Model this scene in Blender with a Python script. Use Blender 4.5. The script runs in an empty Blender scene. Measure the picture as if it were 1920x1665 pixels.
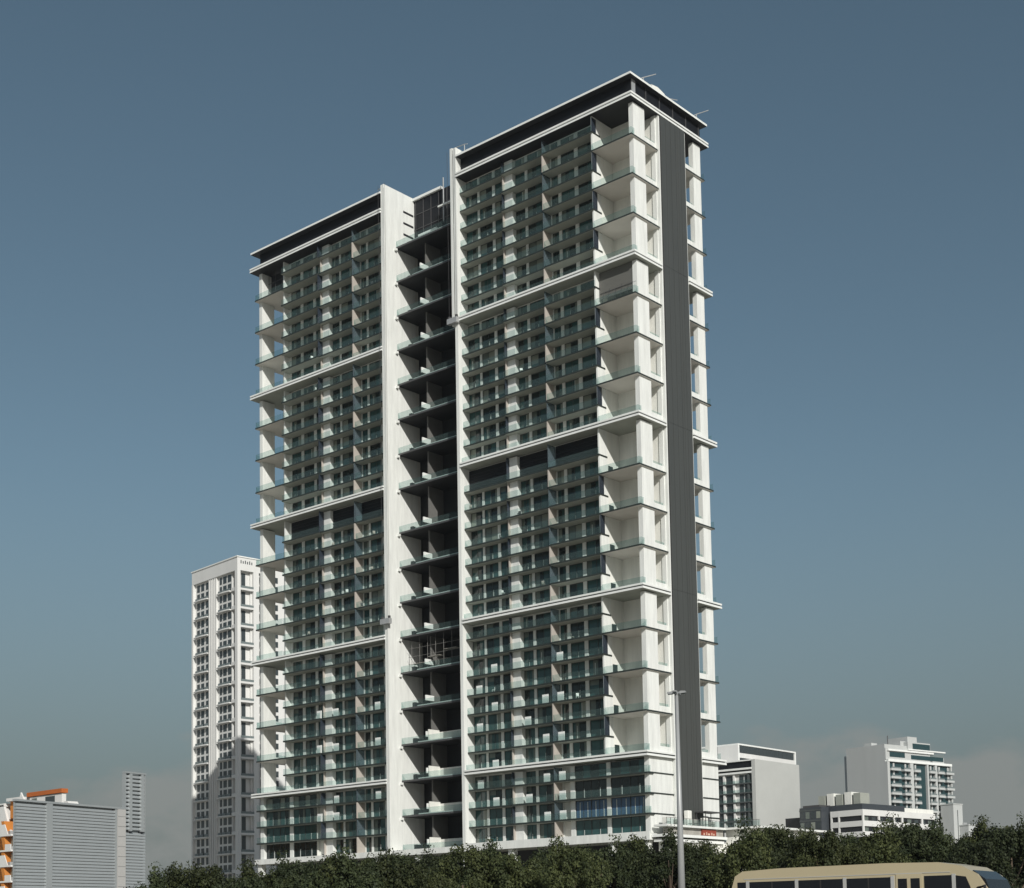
import bpy, math, random
from mathutils import Vector, Matrix, Euler
random.seed(11)
R = math.radians
S = bpy.context.scene
COL = S.collection

# ------------------------------------------------------------------ camera
CAM = Vector((142.145, -197.088, 1.05))
YAW, PITCH, ROLL = R(41.0), R(4.81), R(-0.995)
fwd = Vector((-math.sin(YAW), math.cos(YAW), 0)); rgt = Vector((math.cos(YAW), math.sin(YAW), 0))
F = fwd*math.cos(PITCH) + Vector((0, 0, 1))*math.sin(PITCH)
U = Vector((0, 0, 1))*math.cos(PITCH) - fwd*math.sin(PITCH)
c_, s_ = math.cos(-ROLL), math.sin(-ROLL)
ri = rgt*c_ - U*s_
ui = rgt*s_ + U*c_
cam = bpy.data.cameras.new('camera'); camo = bpy.data.objects.new('camera', cam); COL.objects.link(camo)
m = Matrix((ri, ui, -F)).transposed().to_4x4(); m.translation = CAM
camo.matrix_world = m
cam.sensor_width = 36; cam.sensor_fit = 'HORIZONTAL'
cam.lens = 36*2812.25/1920
cam.shift_y = 674.5/1920
cam.clip_end = 6000
S.camera = camo

# ------------------------------------------------------------------ light
SUN_A, SUN_E = R(58.5), R(27.8)          # azimuth from -Y toward +X, elevation
sdir = Vector((math.sin(SUN_A)*math.cos(SUN_E), -math.cos(SUN_A)*math.cos(SUN_E), math.sin(SUN_E)))
sun = bpy.data.lights.new('sun', 'SUN'); suno = bpy.data.objects.new('sun', sun); COL.objects.link(suno)
sun.energy = 4.0; sun.angle = R(0.5); sun.color = (1.0, 0.975, 0.92)
suno.rotation_euler = (-sdir).to_track_quat('-Z', 'Y').to_euler()
w = bpy.data.worlds.new('World'); S.world = w; w.use_nodes = True
nt = w.node_tree; nt.nodes.clear()
sky = nt.nodes.new('ShaderNodeTexSky'); sky.sky_type = 'NISHITA'; sky.sun_disc = False
sky.sun_elevation = SUN_E; sky.sun_rotation = math.atan2(sdir.x, sdir.y)
sky.air_density = 1.0; sky.dust_density = 1.2; sky.ozone_density = 1.0
hs = nt.nodes.new('ShaderNodeHueSaturation'); hs.inputs['Saturation'].default_value = 0.95; hs.inputs['Hue'].default_value = 0.479; hs.inputs['Value'].default_value = 1.03
# faint cumulus low over the horizon, all the way round
tc = nt.nodes.new('ShaderNodeTexCoord'); mp = nt.nodes.new('ShaderNodeMapping'); mp.inputs['Scale'].default_value = (9, 9, 17); mp.inputs['Location'].default_value = (11.3, 7.4, 0.6)
cn = nt.nodes.new('ShaderNodeTexNoise'); cn.inputs['Scale'].default_value = 1.0; cn.inputs['Detail'].default_value = 7; cn.inputs['Roughness'].default_value = 0.55
sz = nt.nodes.new('ShaderNodeSeparateXYZ'); el = nt.nodes.new('ShaderNodeMapRange'); el.inputs[1].default_value = 0.10; el.inputs[2].default_value = 0.20; el.inputs[3].default_value = 0.16; el.inputs[4].default_value = -0.25
ad = nt.nodes.new('ShaderNodeMath'); ad.operation = 'ADD'
cr = nt.nodes.new('ShaderNodeMapRange'); cr.inputs[1].default_value = 0.56; cr.inputs[2].default_value = 0.70; cr.inputs[3].default_value = 0.0; cr.inputs[4].default_value = 0.75
cm = nt.nodes.new('ShaderNodeMix'); cm.data_type = 'RGBA'; cm.inputs[7].default_value = (4.3, 4.5, 4.35, 1)
bg = nt.nodes.new('ShaderNodeBackground'); bg.inputs['Strength'].default_value = 0.06
out = nt.nodes.new('ShaderNodeOutputWorld')
lk = nt.links.new
lk(tc.outputs['Generated'], mp.inputs[0]); lk(mp.outputs[0], cn.inputs['Vector']); lk(tc.outputs['Generated'], sz.inputs[0]); lk(sz.outputs['Z'], el.inputs[0])
lk(cn.outputs[0], ad.inputs[0]); lk(el.outputs[0], ad.inputs[1]); lk(ad.outputs[0], cr.inputs[0])
# grey dust layer near the horizon
dm = nt.nodes.new('ShaderNodeMix'); dm.data_type = 'RGBA'; dm.inputs[7].default_value = (2.33, 2.84, 2.84, 1)
dz = nt.nodes.new('ShaderNodeMapRange'); dz.interpolation_type = 'SMOOTHSTEP'; dz.inputs[1].default_value = 0.0; dz.inputs[2].default_value = 0.32; dz.inputs[3].default_value = 0.97; dz.inputs[4].default_value = 0.0
lk(sz.outputs['Z'], dz.inputs[0]); lk(dz.outputs[0], dm.inputs[0])
lk(sky.outputs[0], hs.inputs['Color']); lk(hs.outputs[0], dm.inputs[6]); lk(dm.outputs[2], cm.inputs[6]); lk(cr.outputs[0], cm.inputs[0])
lk(cm.outputs[2], bg.inputs[0]); lk(bg.outputs[0], out.inputs[0])
S.view_settings.view_transform = 'Standard'; S.view_settings.look = 'None'
S.view_settings.exposure = 0.0; S.view_settings.gamma = 1.0
S.render.engine = 'CYCLES'

# ------------------------------------------------------------------ materials
MATS = {}
def mat(name, col, rough=0.6, var=0.0, scale=0.3, metal=0.0, spec=0.5, coat=0.0, streak=False, bump=0.0):
    if name in MATS: return MATS[name]
    mt = bpy.data.materials.new(name); mt.use_nodes = True
    t = mt.node_tree; b = t.nodes['Principled BSDF']
    b.inputs['Roughness'].default_value = rough; b.inputs['Metallic'].default_value = metal
    b.inputs['Specular IOR Level'].default_value = spec; b.inputs['Coat Weight'].default_value = coat
    b.inputs['Base Color'].default_value = (*col, 1)
    if var > 0:
        tc = t.nodes.new('ShaderNodeTexCoord'); mp = t.nodes.new('ShaderNodeMapping')
        mp.inputs['Scale'].default_value = (scale, scale, scale*(0.12 if streak else 1))
        oi = t.nodes.new('ShaderNodeObjectInfo'); ad = t.nodes.new('ShaderNodeVectorMath'); ad.operation = 'ADD'
        t.links.new(tc.outputs['Object'], ad.inputs[0])
        if not streak: t.links.new(oi.outputs['Random'], ad.inputs[1])
        t.links.new(ad.outputs[0], mp.inputs[0])
        n = t.nodes.new('ShaderNodeTexNoise'); n.inputs['Scale'].default_value = 1.0; n.inputs['Detail'].default_value = 6; n.inputs['Roughness'].default_value = 0.65
        t.links.new(mp.outputs[0], n.inputs['Vector'])
        r = t.nodes.new('ShaderNodeMapRange'); r.inputs[1].default_value = 0.25; r.inputs[2].default_value = 0.75
        r.inputs[3].default_value = 1-var; r.inputs[4].default_value = 1+var*0.6
        t.links.new(n.outputs[0], r.inputs[0])
        mx = t.nodes.new('ShaderNodeVectorMath'); mx.operation = 'SCALE'; mx.inputs[0].default_value = col
        t.links.new(r.outputs[0], mx.inputs['Scale']); t.links.new(mx.outputs[0], b.inputs['Base Color'])
        if bump:
            bp = t.nodes.new('ShaderNodeBump'); bp.inputs['Strength'].default_value = bump
            t.links.new(n.outputs[0], bp.inputs['Height']); t.links.new(bp.outputs[0], b.inputs['Normal'])
    MATS[name] = mt; return mt
def glass(name, tint, body, fac, rough=0.06):
    mt = bpy.data.materials.new(name); mt.use_nodes = True; t = mt.node_tree
    b = t.nodes['Principled BSDF']; b.inputs['Base Color'].default_value = (*body, 1); b.inputs['Roughness'].default_value = rough
    tr = t.nodes.new('ShaderNodeBsdfTransparent'); tr.inputs[0].default_value = (*tint, 1)
    mx = t.nodes.new('ShaderNodeMixShader'); mx.inputs[0].default_value = fac
    t.links.new(tr.outputs[0], mx.inputs[1]); t.links.new(b.outputs[0], mx.inputs[2]); t.links.new(mx.outputs[0], t.nodes['Material Output'].inputs[0])
    MATS[name] = mt; return mt
mat('white', (0.72, 0.735, 0.705), 0.6, 0.17, 1.3, streak=True)
mat('trim', (0.77, 0.785, 0.76), 0.5, 0.10, 0.5)
mat('plaster', (0.74, 0.74, 0.69), 0.8, 0.14, 0.8, streak=True)
mat('beige', (0.40, 0.365, 0.325), 0.8, 0.10, 0.8)
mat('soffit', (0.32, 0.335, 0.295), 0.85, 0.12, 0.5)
mat('corner_soffit', (0.66, 0.63, 0.58), 0.85, 0.08, 0.3)
mat('slab_edge', (0.024, 0.031, 0.028), 0.45, 0.3, 1.0)
mat('groove', (0.07, 0.08, 0.08), 0.6)
mat('charcoal', (0.060, 0.063, 0.059), 0.42, 0.10, 0.6, streak=True)
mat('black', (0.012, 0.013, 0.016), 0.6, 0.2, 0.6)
mat('crown', (0.009, 0.010, 0.013), 0.55, 0.25, 0.4, spec=0.25)
mat('grey_wall', (0.135, 0.133, 0.125), 0.85, 0.15, 0.5)
mat('concrete', (0.36, 0.345, 0.31), 0.9, 0.3, 0.7, bump=0.3)
mat('metal', (0.42, 0.43, 0.43), 0.4, 0.15, 1.0, metal=0.3)
mat('dark_metal', (0.06, 0.06, 0.062), 0.5); mat('scaffold', (0.16, 0.155, 0.145), 0.6)
mat('win_dark', (0.016, 0.029, 0.030), 0.07, 0.5, 0.6, spec=0.6)
mat('win_teal', (0.034, 0.090, 0.090), 0.08, 0.45, 0.6, spec=0.7)
mat('win_curtain', (0.13, 0.155, 0.135), 0.25, 0.3, 2.0, coat=0.6, spec=0.4)
mat('win_pale', (0.23, 0.25, 0.21), 0.3, 0.15, 2.0, coat=0.6, spec=0.4)
mat('win_blue', (0.045, 0.105, 0.20), 0.2, 0.15, 1.0, coat=0.5)
mat('frame', (0.05, 0.055, 0.055), 0.45)
mat('curtain_edge', (0.55, 0.58, 0.55), 0.6)
glass('rail_glass', (0.90, 0.96, 0.95), (0.12, 0.17, 0.165), 0.125)
glass('screen_glass', (0.66, 0.74, 0.77), (0.15, 0.19, 0.215), 0.34)
glass('fin_glass', (0.36, 0.41, 0.47), (0.045, 0.058, 0.078), 0.58)

# ------------------------------------------------------------------ helpers
class MB:
    def __init__(s): s.v = []; s.f = []; s.m = []; s.mats = []
    def mi(s, n):
        if n not in s.mats: s.mats.append(n)
        return s.mats.index(n)
    def face(s, pts, mt):
        i = len(s.v); s.v += [tuple(p) for p in pts]; s.f.append(tuple(range(i, i+len(pts)))); s.m.append(s.mi(mt))
    def box(s, x0, x1, y0, y1, z0, z1, mt, bot=None, top=None):
        i = len(s.v)
        s.v += [(x0,y0,z0),(x1,y0,z0),(x1,y1,z0),(x0,y1,z0),(x0,y0,z1),(x1,y0,z1),(x1,y1,z1),(x0,y1,z1)]
        s.f += [(i,i+3,i+2,i+1),(i+4,i+5,i+6,i+7),(i,i+1,i+5,i+4),(i+1,i+2,i+6,i+5),(i+2,i+3,i+7,i+6),(i+3,i,i+4,i+7)]
        k = s.mi(mt); s.m += [s.mi(bot) if bot else k, s.mi(top) if top else k, k, k, k, k]
        return s
    def prism(s, pts, axis, a0, a1, mt):
        """extrude a 2-d outline; axis 'x': pts are (y,z); 'y': (x,z); 'z': (x,y)"""
        def P(p, a): return (a, p[0], p[1]) if axis == 'x' else ((p[0], a, p[1]) if axis == 'y' else (p[0], p[1], a))
        A = [P(p, a0) for p in pts]; B = [P(p, a1) for p in pts]; n = len(pts)
        s.face(A[::-1], mt); s.face(B, mt)
        for i in range(n): s.face((A[i], A[(i+1) % n], B[(i+1) % n], B[i]), mt)
        return s
    def tube(s, pts, rad, mt, n=8):
        rings = []
        k = s.mi(mt)
        for j, p in enumerate(pts):
            p = Vector(p); a = Vector(pts[max(j-1, 0)]); b = Vector(pts[min(j+1, len(pts)-1)])
            d = (b-a).normalized(); x = d.orthogonal().normalized(); y = d.cross(x)
            r = rad[j] if isinstance(rad, (list, tuple)) else rad
            i = len(s.v); rings.append(i)
            s.v += [tuple(p + x*r*math.cos(q*2*math.pi/n) + y*r*math.sin(q*2*math.pi/n)) for q in range(n)]
        for a, b in zip(rings, rings[1:]):
            for q in range(n): s.f.append((a+q, a+(q+1) % n, b+(q+1) % n, b+q)); s.m.append(k)
        s.f.append(tuple(range(rings[0]+n-1, rings[0]-1, -1))); s.m.append(k)
        s.f.append(tuple(range(rings[-1], rings[-1]+n))); s.m.append(k)
        return s
    def mesh(s, name):
        me = bpy.data.meshes.new(name); me.from_pydata(s.v, [], s.f)
        for n in s.mats: me.materials.append(MATS[n])
        me.polygons.foreach_set('material_index', s.m); me.update(); return me
def obj(name, me, parent=None, loc=(0, 0, 0), rz=0, sc=None, smooth=False):
    if isinstance(me, MB): me = me.mesh(name)
    o = bpy.data.objects.new(name, me); COL.objects.link(o)
    o.parent = parent; o.location = loc; o.rotation_euler.z = rz
    if sc: o.scale = sc
    if smooth: me.polygons.foreach_set('use_smooth', [True]*len(me.polygons))
    return o
def thing(name, label, cat, loc=(0, 0, 0), rz=0, group=None):
    o = bpy.data.objects.new(name, None); COL.objects.link(o); o.location = loc; o.rotation_euler.z = rz; o.empty_display_size = 0.5
    o['label'] = label; o['category'] = cat
    if group: o['group'] = group
    return o
def bx(*a, **k): return MB().box(*a, **k)
def bevel(o, wd, seg=2):
    md = o.modifiers.new('bevel', 'BEVEL'); md.width = wd; md.segments = seg; md.limit_method = 'ANGLE'; return o

# ------------------------------------------------------------------ ground, road, pavement
mat('sand', (0.37, 0.345, 0.30), 0.95, 0.2, 0.05)
mat('asphalt', (0.055, 0.055, 0.055), 0.9, 0.2, 0.3)
mat('paving', (0.30, 0.28, 0.25), 0.9, 0.12, 0.4)
mat('line', (0.7, 0.7, 0.68), 0.7)
g = MB(); g.face([(-4000, -4000, 0), (4000, -4000, 0), (4000, 4000, 0), (-4000, 4000, 0)], 'sand')
o = obj('ground', g); o['kind'] = 'structure'
RZ = R(6.07)
ROAD0 = Vector((123.2, -160.2, 0))
g = MB(); g.face([(-300, -16, 0.004), (300, -16, 0.004), (300, 6, 0.004), (-300, 6, 0.004)], 'asphalt')
road = obj('road', g, None, ROAD0, RZ); road['kind'] = 'structure'
for k in range(-24, 25):
    for yy in (-9.0, -4.9, 2.6):
        obj('lane_marking', bx(k*12, k*12+4, yy, yy+.14, .008, .010, 'line'), road)
kb = obj('kerb', bx(-300, 300, 6, 6.25, 0, .14, 'paving'), road)
pv = obj('pavement', bx(-300, 300, 6.25, 12, 0, .13, 'paving'), None, ROAD0, RZ); pv['kind'] = 'structure'

# ------------------------------------------------------------------ the apartment tower
T = thing('apartment_tower', 'very tall white slab tower with stacked glass balconies, central dark recess and charcoal side strip', 'tower')
BASE = 16.25
LV = [16.25, 19.6, 22.95, 26.3, 29.64]
def fill(a, b, n): return [a+(b-a)*i/n for i in range(1, n+1)]
LV += fill(29.64, 57.18, 8) + fill(57.18, 77.58, 6) + [81.0, 86.16] + fill(86.16, 113.69, 8) + fill(113.69, 141.31, 8)
NB5, NB4, NB3, NB2, NB1 = 4, 12, 20, 28, 36
BANDS = {NB5, NB4, NB3, NB2}
TOP = 144.85
SOF = 0.30                                        # slab thickness
def slab_top(i): return LV[i]

# walls / cores
def wall(x0, x1, y0, y1, z0, z1, mt='plaster', name='wall'): return obj(name, bx(x0, x1, y0, y1, z0, z1, mt), T)
wall(-40.9, -8.45, 2.42, 19.6, BASE, 141.2)
wall(-90.3, -59.35, 2.42, 19.6, BASE, 141.2)
wall(-8.45, -3.4, 5.9, 16.1, BASE, 141.2)
wall(-3.4, -1.2, 7.6, 14.4, BASE, 141.2)
wall(-95.2, -90.3, 5.9, 16.1, BASE, 141.2)
wall(-97.6, -95.2, 7.6, 14.4, BASE, 141.2)
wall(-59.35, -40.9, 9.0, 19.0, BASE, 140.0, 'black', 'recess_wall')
wall(-1.2, -0.35, 7.4, 15.95, BASE, 141.2, 'white', 'side_wall')
wall(-98.4, -97.6, 7.4, 15.95, BASE, 141.2, 'white', 'side_wall')
# party walls at the corner balconies
wall(-8.75, -8.45, 0.25, 2.42, 29.64, 141.2, 'white', 'party_wall')
wall(-90.6, -90.3, 0.9, 2.42, 29.64, 141.2, 'white', 'party_wall')
wall(-8.75, -8.45, 19.6, 21.6, 29.64, 141.2, 'white', 'party_wall')
# pillars of the end walls, in lengths between cornices
SEG = [(29.64, 57.18), (57.18, 86.16), (86.16, 113.69), (113.69, 141.3)]
for z0, z1 in SEG:
    for x0, x1 in ((-1.2, -0.3), (-98.45, -97.55)):
        obj('pillar', bx(x0, x1, 1.0, 4.3, z0, z1-.95, 'white'), T)
        obj('pillar', bx(x0, x1, 18.9, 21.2, z0, z1-.95, 'white'), T)
# side wall podium panels
for i in range(4):
    z0, z1 = LV[i]+.1, LV[i+1]-.12
    for x0, x1 in ((-1.2, -0.22), (-98.5, -97.5)):
        obj('side_panel', bx(x0, x1, 0.9, 7.4, z0, z1, 'white'), T)
        obj('side_panel', bx(x0, x1, 15.95, 21.2, z0, z1, 'white'), T)
        obj('side_joint', bx(x0+.05, x1+.12, .8, 7.9, z1, z1+.2, 'slab_edge'), T)
        obj('side_joint', bx(x0+.05, x1+.12, 15.4, 21.4, z1, z1+.2, 'slab_edge'), T)
# charcoal strip on the end wall, five vertical cladding panels with open joints
strip_z = [18.8, 57.6, 86.4, 113.9, 141.0]
pw = (15.3-8.0)/5
for k in range(5):
    for a, b in zip(strip_z, strip_z[1:]):
        obj('cladding_panel', bx(-0.34, 0.42, 8.0+k*pw+.03, 8.0+(k+1)*pw-.03, a+.02, b-.02, 'charcoal'), T)
obj('cladding_rib', bx(.42, .45, 13.0, 13.06, 18.8, 141.0, 'charcoal'), T)
obj('cladding_backing', bx(-0.345, 0.37, 8.01, 15.29, 18.8, 141.0, 'black'), T)
for y0, y1 in ((7.62, 7.98), (15.32, 15.68)):
    obj('cladding_trim', bx(-0.34, 0.2, y0, y1, 18.8, 141.0, 'white'), T)

# cornices: two white rails with a dark groove
for n in (NB5, NB4, NB3, NB2, NB1):
    zt = LV[n]+.15
    for x0, x1, side in ((-40.0, .4, 1), (-99.8, -60.1, -1)):
        b = MB()
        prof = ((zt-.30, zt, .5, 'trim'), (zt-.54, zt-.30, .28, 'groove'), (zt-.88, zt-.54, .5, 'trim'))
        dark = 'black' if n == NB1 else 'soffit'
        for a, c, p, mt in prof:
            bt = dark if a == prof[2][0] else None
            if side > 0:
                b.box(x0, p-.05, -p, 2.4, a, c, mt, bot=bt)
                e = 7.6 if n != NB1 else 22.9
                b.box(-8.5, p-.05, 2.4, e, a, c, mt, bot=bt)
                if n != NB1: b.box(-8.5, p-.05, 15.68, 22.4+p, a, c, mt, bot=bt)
            else:
                b.box(x0+.5-p, x1, -p, 2.4, a, c, mt, bot=bt)
                b.box(x0+.5-p, -90.3, 2.4, 22.4+p, a, c, mt, bot=bt)
        obj('cornice', b, T)

# crown: dark recessed band and thin roof slab
for x0, x1 in ((-39.9, -.5), (-98.0, -60.1)):
    c = obj('crown_wall', bx(x0, x1, .9, 21.6, 141.46, 144.47, 'crown'), T)
    for k in range(6):
        yy = 1.0 + k*4.0
        if x1 > -1: obj('crown_post', bx(x1-.02, x1+.12, yy, yy+(1.0 if k == 0 else .16), 141.46, 144.47, 'metal' if k == 0 else 'dark_metal'), c)
for x0, x1 in ((-39.9, .45), (-99.5, -60.1)):
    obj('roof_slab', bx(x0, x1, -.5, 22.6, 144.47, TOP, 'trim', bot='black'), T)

# edge fins beside the recess
f = MB(); f.box(-41.5, -40.95, -.35, 2.6, 112.4, 146.6, 'white').box(-40.95, -40.72, -.1, 2.6, 15.2, 146.4, 'groove').box(-40.72, -40.02, -.35, 2.6, 15.2, 146.4, 'white')
obj('edge_fin', f, T)
f = MB(); f.box(-60.08, -59.80, -.35, 2.5, 15.2, 146.1, 'white').box(-59.80, -59.68, -.2, 2.5, 15.2, 146.0, 'groove').box(-59.68, -59.25, -.35, 8.1, 15.2, 146.1, 'white')
obj('edge_fin', f, T)
for k in range(4):
    zz = 142.2 - k*2.3
    obj('louvre_slot', bx(-59.25, -59.21, 5.0, 7.8, zz, zz+.42, 'black'), T)

# ---- bays of the two wings
# (name, x0, x1, slab front y, windows [(x0,x1)], divider side x)
BAYS = [
 ('c1', -40.0, -29.65, .55, [(-39.9, -37.0), (-36.5, -33.35), (-32.7, -30.0)]),
 ('c2', -29.6, -19.72, .30, [(-27.75, -25.45), (-24.85, -21.4)]),
 ('c3', -19.55, -8.45, 0.0, [(-19.3, -17.75), (-17.1, -14.05), (-13.25, -9.15)]),
 ('a',  -90.3, -79.05, 0.0, [(-89.6, -86.65), (-85.85, -82.75), (-82.0, -79.4)]),
 ('b',  -79.0, -68.9, .30, [(-77.05, -74.85), (-74.35, -70.6)]),
 ('c',  -68.75, -60.1, .30, [(-68.5, -66.95), (-66.4, -63.1), (-62.4, -60.9)]),
]
# window variants, unit size: x 0..1, z 0..1
def win_variant(strips, bars):
    b = MB()
    for x0, x1, mt in strips: b.face([(x0, .06, 0), (x1, .06, 0), (x1, .06, 1), (x0, .06, 1)], mt)
    for x in (0, .985): b.box(x, x+.015, 0, .1, 0, 1, 'frame')
    b.box(0.015, .985, 0, .1, .965, 1, 'frame'); b.box(0.015, .985, 0, .1, 0, .02, 'frame'); b.box(.49, .51, .01, .1, .02, .965, 'frame')
    for x, h in bars: b.box(x, x+.035, .02, .058, .02, h, 'curtain_edge')
    return b
WV = [
 win_variant([(0, .5, 'win_dark'), (.5, 1, 'win_teal')], []),
 win_variant([(0, .3, 'win_curtain'), (.3, .55, 'win_dark'), (.55, 1, 'win_teal')], [(.53, .5)]),
 win_variant([(0, .5, 'win_teal'), (.5, .8, 'win_dark'), (.8, 1, 'win_curtain')], [(.46, .62)]),
 win_variant([(0, .42, 'win_pale'), (.42, 1, 'win_dark')], []),
 win_variant([(0, .2, 'win_teal'), (.2, .45, 'win_curtain'), (.45, 1, 'win_dark')], [(.3, .8)]),
 win_variant([(0, .5, 'win_teal'), (.5, 1, 'win_teal')], [(.5, .45)]),
 win_variant([(0, 1, 'win_dark')], [(.55, .55)]),
 win_variant([(0, .25, 'win_curtain'), (.25, .75, 'win_teal'), (.75, 1, 'win_curtain')], []),
 win_variant([(0, .5, 'win_blue'), (.5, 1, 'win_blue')], [(.25, .9), (.75, .9)]),
]
def blind_variant(zb, mt, glassmat):
    b = win_variant([(0, .5, glassmat), (.5, 1, 'win_dark')], [])
    b.face([(.02, .055, zb), (.48, .055, zb), (.48, .055, .96), (.02, .055, .96)], mt); return b
WV += [blind_variant(.45, 'win_pale', 'win_teal'), blind_variant(.7, 'win_curtain', 'win_teal'), win_variant([(0, .5, 'win_curtain'), (.5, 1, 'win_pale')], []), win_variant([(0, .7, 'win_teal'), (.7, 1, 'win_pale')], [(.66, .95)])]
WM = [v.mesh('window') for v in WV]
WALLY = 2.3
nwin = [0]
stuff_win = MB()
def add_window(x0, x1, y, z0, z1, v):
    if nwin[0] < 300:
        obj('window', WM[v], T, (x0, y, z0), 0, (x1-x0, 1, z1-z0)); nwin[0] += 1
    else:
        s = WV[v]; i = len(stuff_win.v)
        stuff_win.v += [(x0+p[0]*(x1-x0), y+p[1], z0+p[2]*(z1-z0)) for p in s.v]
        stuff_win.f += [tuple(q+i for q in fc) for fc in s.f]
        stuff_win.m += [stuff_win.mi(s.mats[k]) for k in s.m]
# slabs + railings
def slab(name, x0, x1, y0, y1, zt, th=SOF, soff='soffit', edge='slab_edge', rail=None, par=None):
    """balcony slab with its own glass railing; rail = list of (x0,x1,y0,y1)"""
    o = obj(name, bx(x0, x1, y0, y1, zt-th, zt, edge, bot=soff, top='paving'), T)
    for r_ in rail or []:
        obj('railing', bx(*r_, zt, zt+1.12, 'rail_glass'), o)
    return o
def seam(kind, x, y0, y1, z0, z1):
    if kind == 'wall': obj('privacy_wall', bx(x-.1, x+.1, y0, y1, z0, z1, 'beige'), T)
    else: obj('privacy_screen', bx(x-.03, x+.03, y0, y1, z0, z1, 'screen_glass' if kind == 'screen' else 'fin_glass'), T)
panel_levels = {'c1': {2: 1, 4: 1, 6: 0, 7: 1, 8: 0, 9: 1, 3: 0}, 'c2': {1: 1, 2: 0, 3: 1, 5: 1, 6: 0, 7: 1}, 'c3': {1: 1, 2: 1, 3: 1, 5: 1, 7: 1, 9: 1}, 'a': {2: 2, 6: 2, 8: 2}, 'b': {2: 0, 3: 0, 6: 0, 8: 0}, 'c': {3: 1, 6: 1, 8: 1}}
for name, x0, x1, fy, wins in BAYS:
    right = name.startswith('c') and len(name) == 2
    # piers: white uprights between the windows, one length per section between cornices
    edges = [x0] + [e for wn in wins for e in wn] + [x1]
    for z0, z1 in [(16.25, 29.64)] + SEG:
        for k in range(0, len(edges), 2):
            a, b = edges[k], edges[k+1]
            if b-a < .12: continue
            yy = WALLY-.12
            if name in ('c2', 'b') and k == 0: yy = 1.35
            if name == 'c3' and k == len(edges)-2: b = -8.76
            obj('pier', bx(a, b, yy, 2.42, z0, z1-1.0, 'white'), T)
    for i in range(0, 36):
        zt = LV[i]; zn = LV[i+1] - (1.0 if i+1 in (NB5, NB4, NB3, NB2, NB1) else SOF)
        mech = (i == 19)
        podium = i < 4
        if i > 0:
            if i not in BANDS:
                rl = [(x0+.05, x1-.05, fy+.04, fy+.07)]
                slab('balcony_slab', x0, x1+(.05 if name == 'c3' else 0), fy, 2.42, zt, rail=rl)
            else:
                obj('railing', bx(x0+.05, x1-.05, .05, .08, zt+.15, zt+1.1, 'rail_glass'), T)
        if mech:
            # tall plant storey: dark louvred panels
            for a, b in ([(wins[0][0], wins[-1][1])]):
                lp = obj('louvre_panel', bx(a-.1, b+.1, WALLY-.25, WALLY+.08, zt, zn, 'crown'), T)
                nz = int((zn-zt)/.62)
                for q in range(nz): obj('louvre_blade', bx(a, b, WALLY-.35, WALLY-.25, zt+q*.62+.2, zt+q*.62+.28, 'black'), lp)
        elif not (podium and name in ('c3', 'a')):
            for k, (a, b) in enumerate(wins):
                v = random.choice([0, 0, 1, 1, 2, 3, 4, 5, 5, 6, 6, 7, 9, 10, 11, 12])
                if i < 12: v = random.choice([0, 5, 5, 1, 2, 4, 6, 5, 7, 10, 12])
                add_window(a, b, WALLY, zt+.02, zn, v)
        # privacy pieces at the right-hand end of the bay
        if i > 0 or True:
            alt = i % 2
            if name in ('c1', 'a'):
                seam('fin' if alt else 'wall', x1-.02, fy+.1 if alt else .9, 1.34, zt, zn)
            if name in ('c2', 'b'):
                seam('screen' if alt else 'wall', x1+.09, .08, 2.3, zt, zn)
            if name == 'c3' and not podium and alt == 1 and not mech and i+1 not in BANDS:
                seam('fin', x1+.03, .05, 1.25, zt, zn)
        if i in panel_levels.get(name, {}) and i > 0:
            k = panel_levels[name][i]
            wx = wins[min(k, len(wins)-1)]
            if name in ('c3',): wx = wins[0]
            obj('balcony_panel', bx(wx[1]-1.0, wx[1]+.35, fy+.35, fy+.47, zt+.01, zt+1.55, 'trim'), T)
# podium glazing at both ends (four lower storeys without corner balconies)
obj('slab_core', bx(-8.45, -1.2, 1.75, 7.4, BASE, 28.7, 'plaster'), T)
obj('slab_core', bx(-97.5, -90.3, 1.75, 7.4, BASE, 28.7, 'plaster'), T)
for i in range(4):
    zt = LV[i]; zn = LV[i+1] - (1.0 if i == 3 else SOF)
    v = [5, 8, 6, 0][(i+0) % 4] if i != 1 else 8
    for a, b in ((-16.2, -12.9), (-12.85, -9.45), (-8.6, -4.7), (-4.65, -1.25)): add_window(a, b, 1.6, zt+.02, zn, v)
    obj('pier', bx(-9.43, -8.62, 1.45, 2.0, zt, zn, 'white'), T); obj('pier', bx(-17.2, -16.25, 1.45, 2.0, zt, zn, 'white'), T)
    for a, b in ((-97.4, -93.1), (-93.05, -90.0), (-88.9, -85.5), (-85.45, -82.1)): add_window(a, b, 1.6, zt+.02, zn, [6, 5, 2, 3][i])
    obj('pier', bx(-89.98, -88.92, 1.45, 2.0, zt, zn, 'white'), T)
    obj('pier', bx(-16.2, -8.62, 1.72, 2.2, zt, zn, 'plaster'), T); obj('pier', bx(-88.9, -82.0, 1.72, 2.2, zt, zn, 'plaster'), T)
    if i > 0:
        slab('balcony_slab', -8.39, 0.05, 0, 1.74, zt, rail=[(-8.4, -.05, .04, .07), (-.02, .01, .1, .9)])
        slab('balcony_slab', -98.7, -90.31, 0, 1.74, zt, rail=[(-98.6, -90.4, .04, .07)])
if stuff_win.v:
    o = obj('window_stack', stuff_win, T); o['kind'] = 'stuff'

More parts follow.
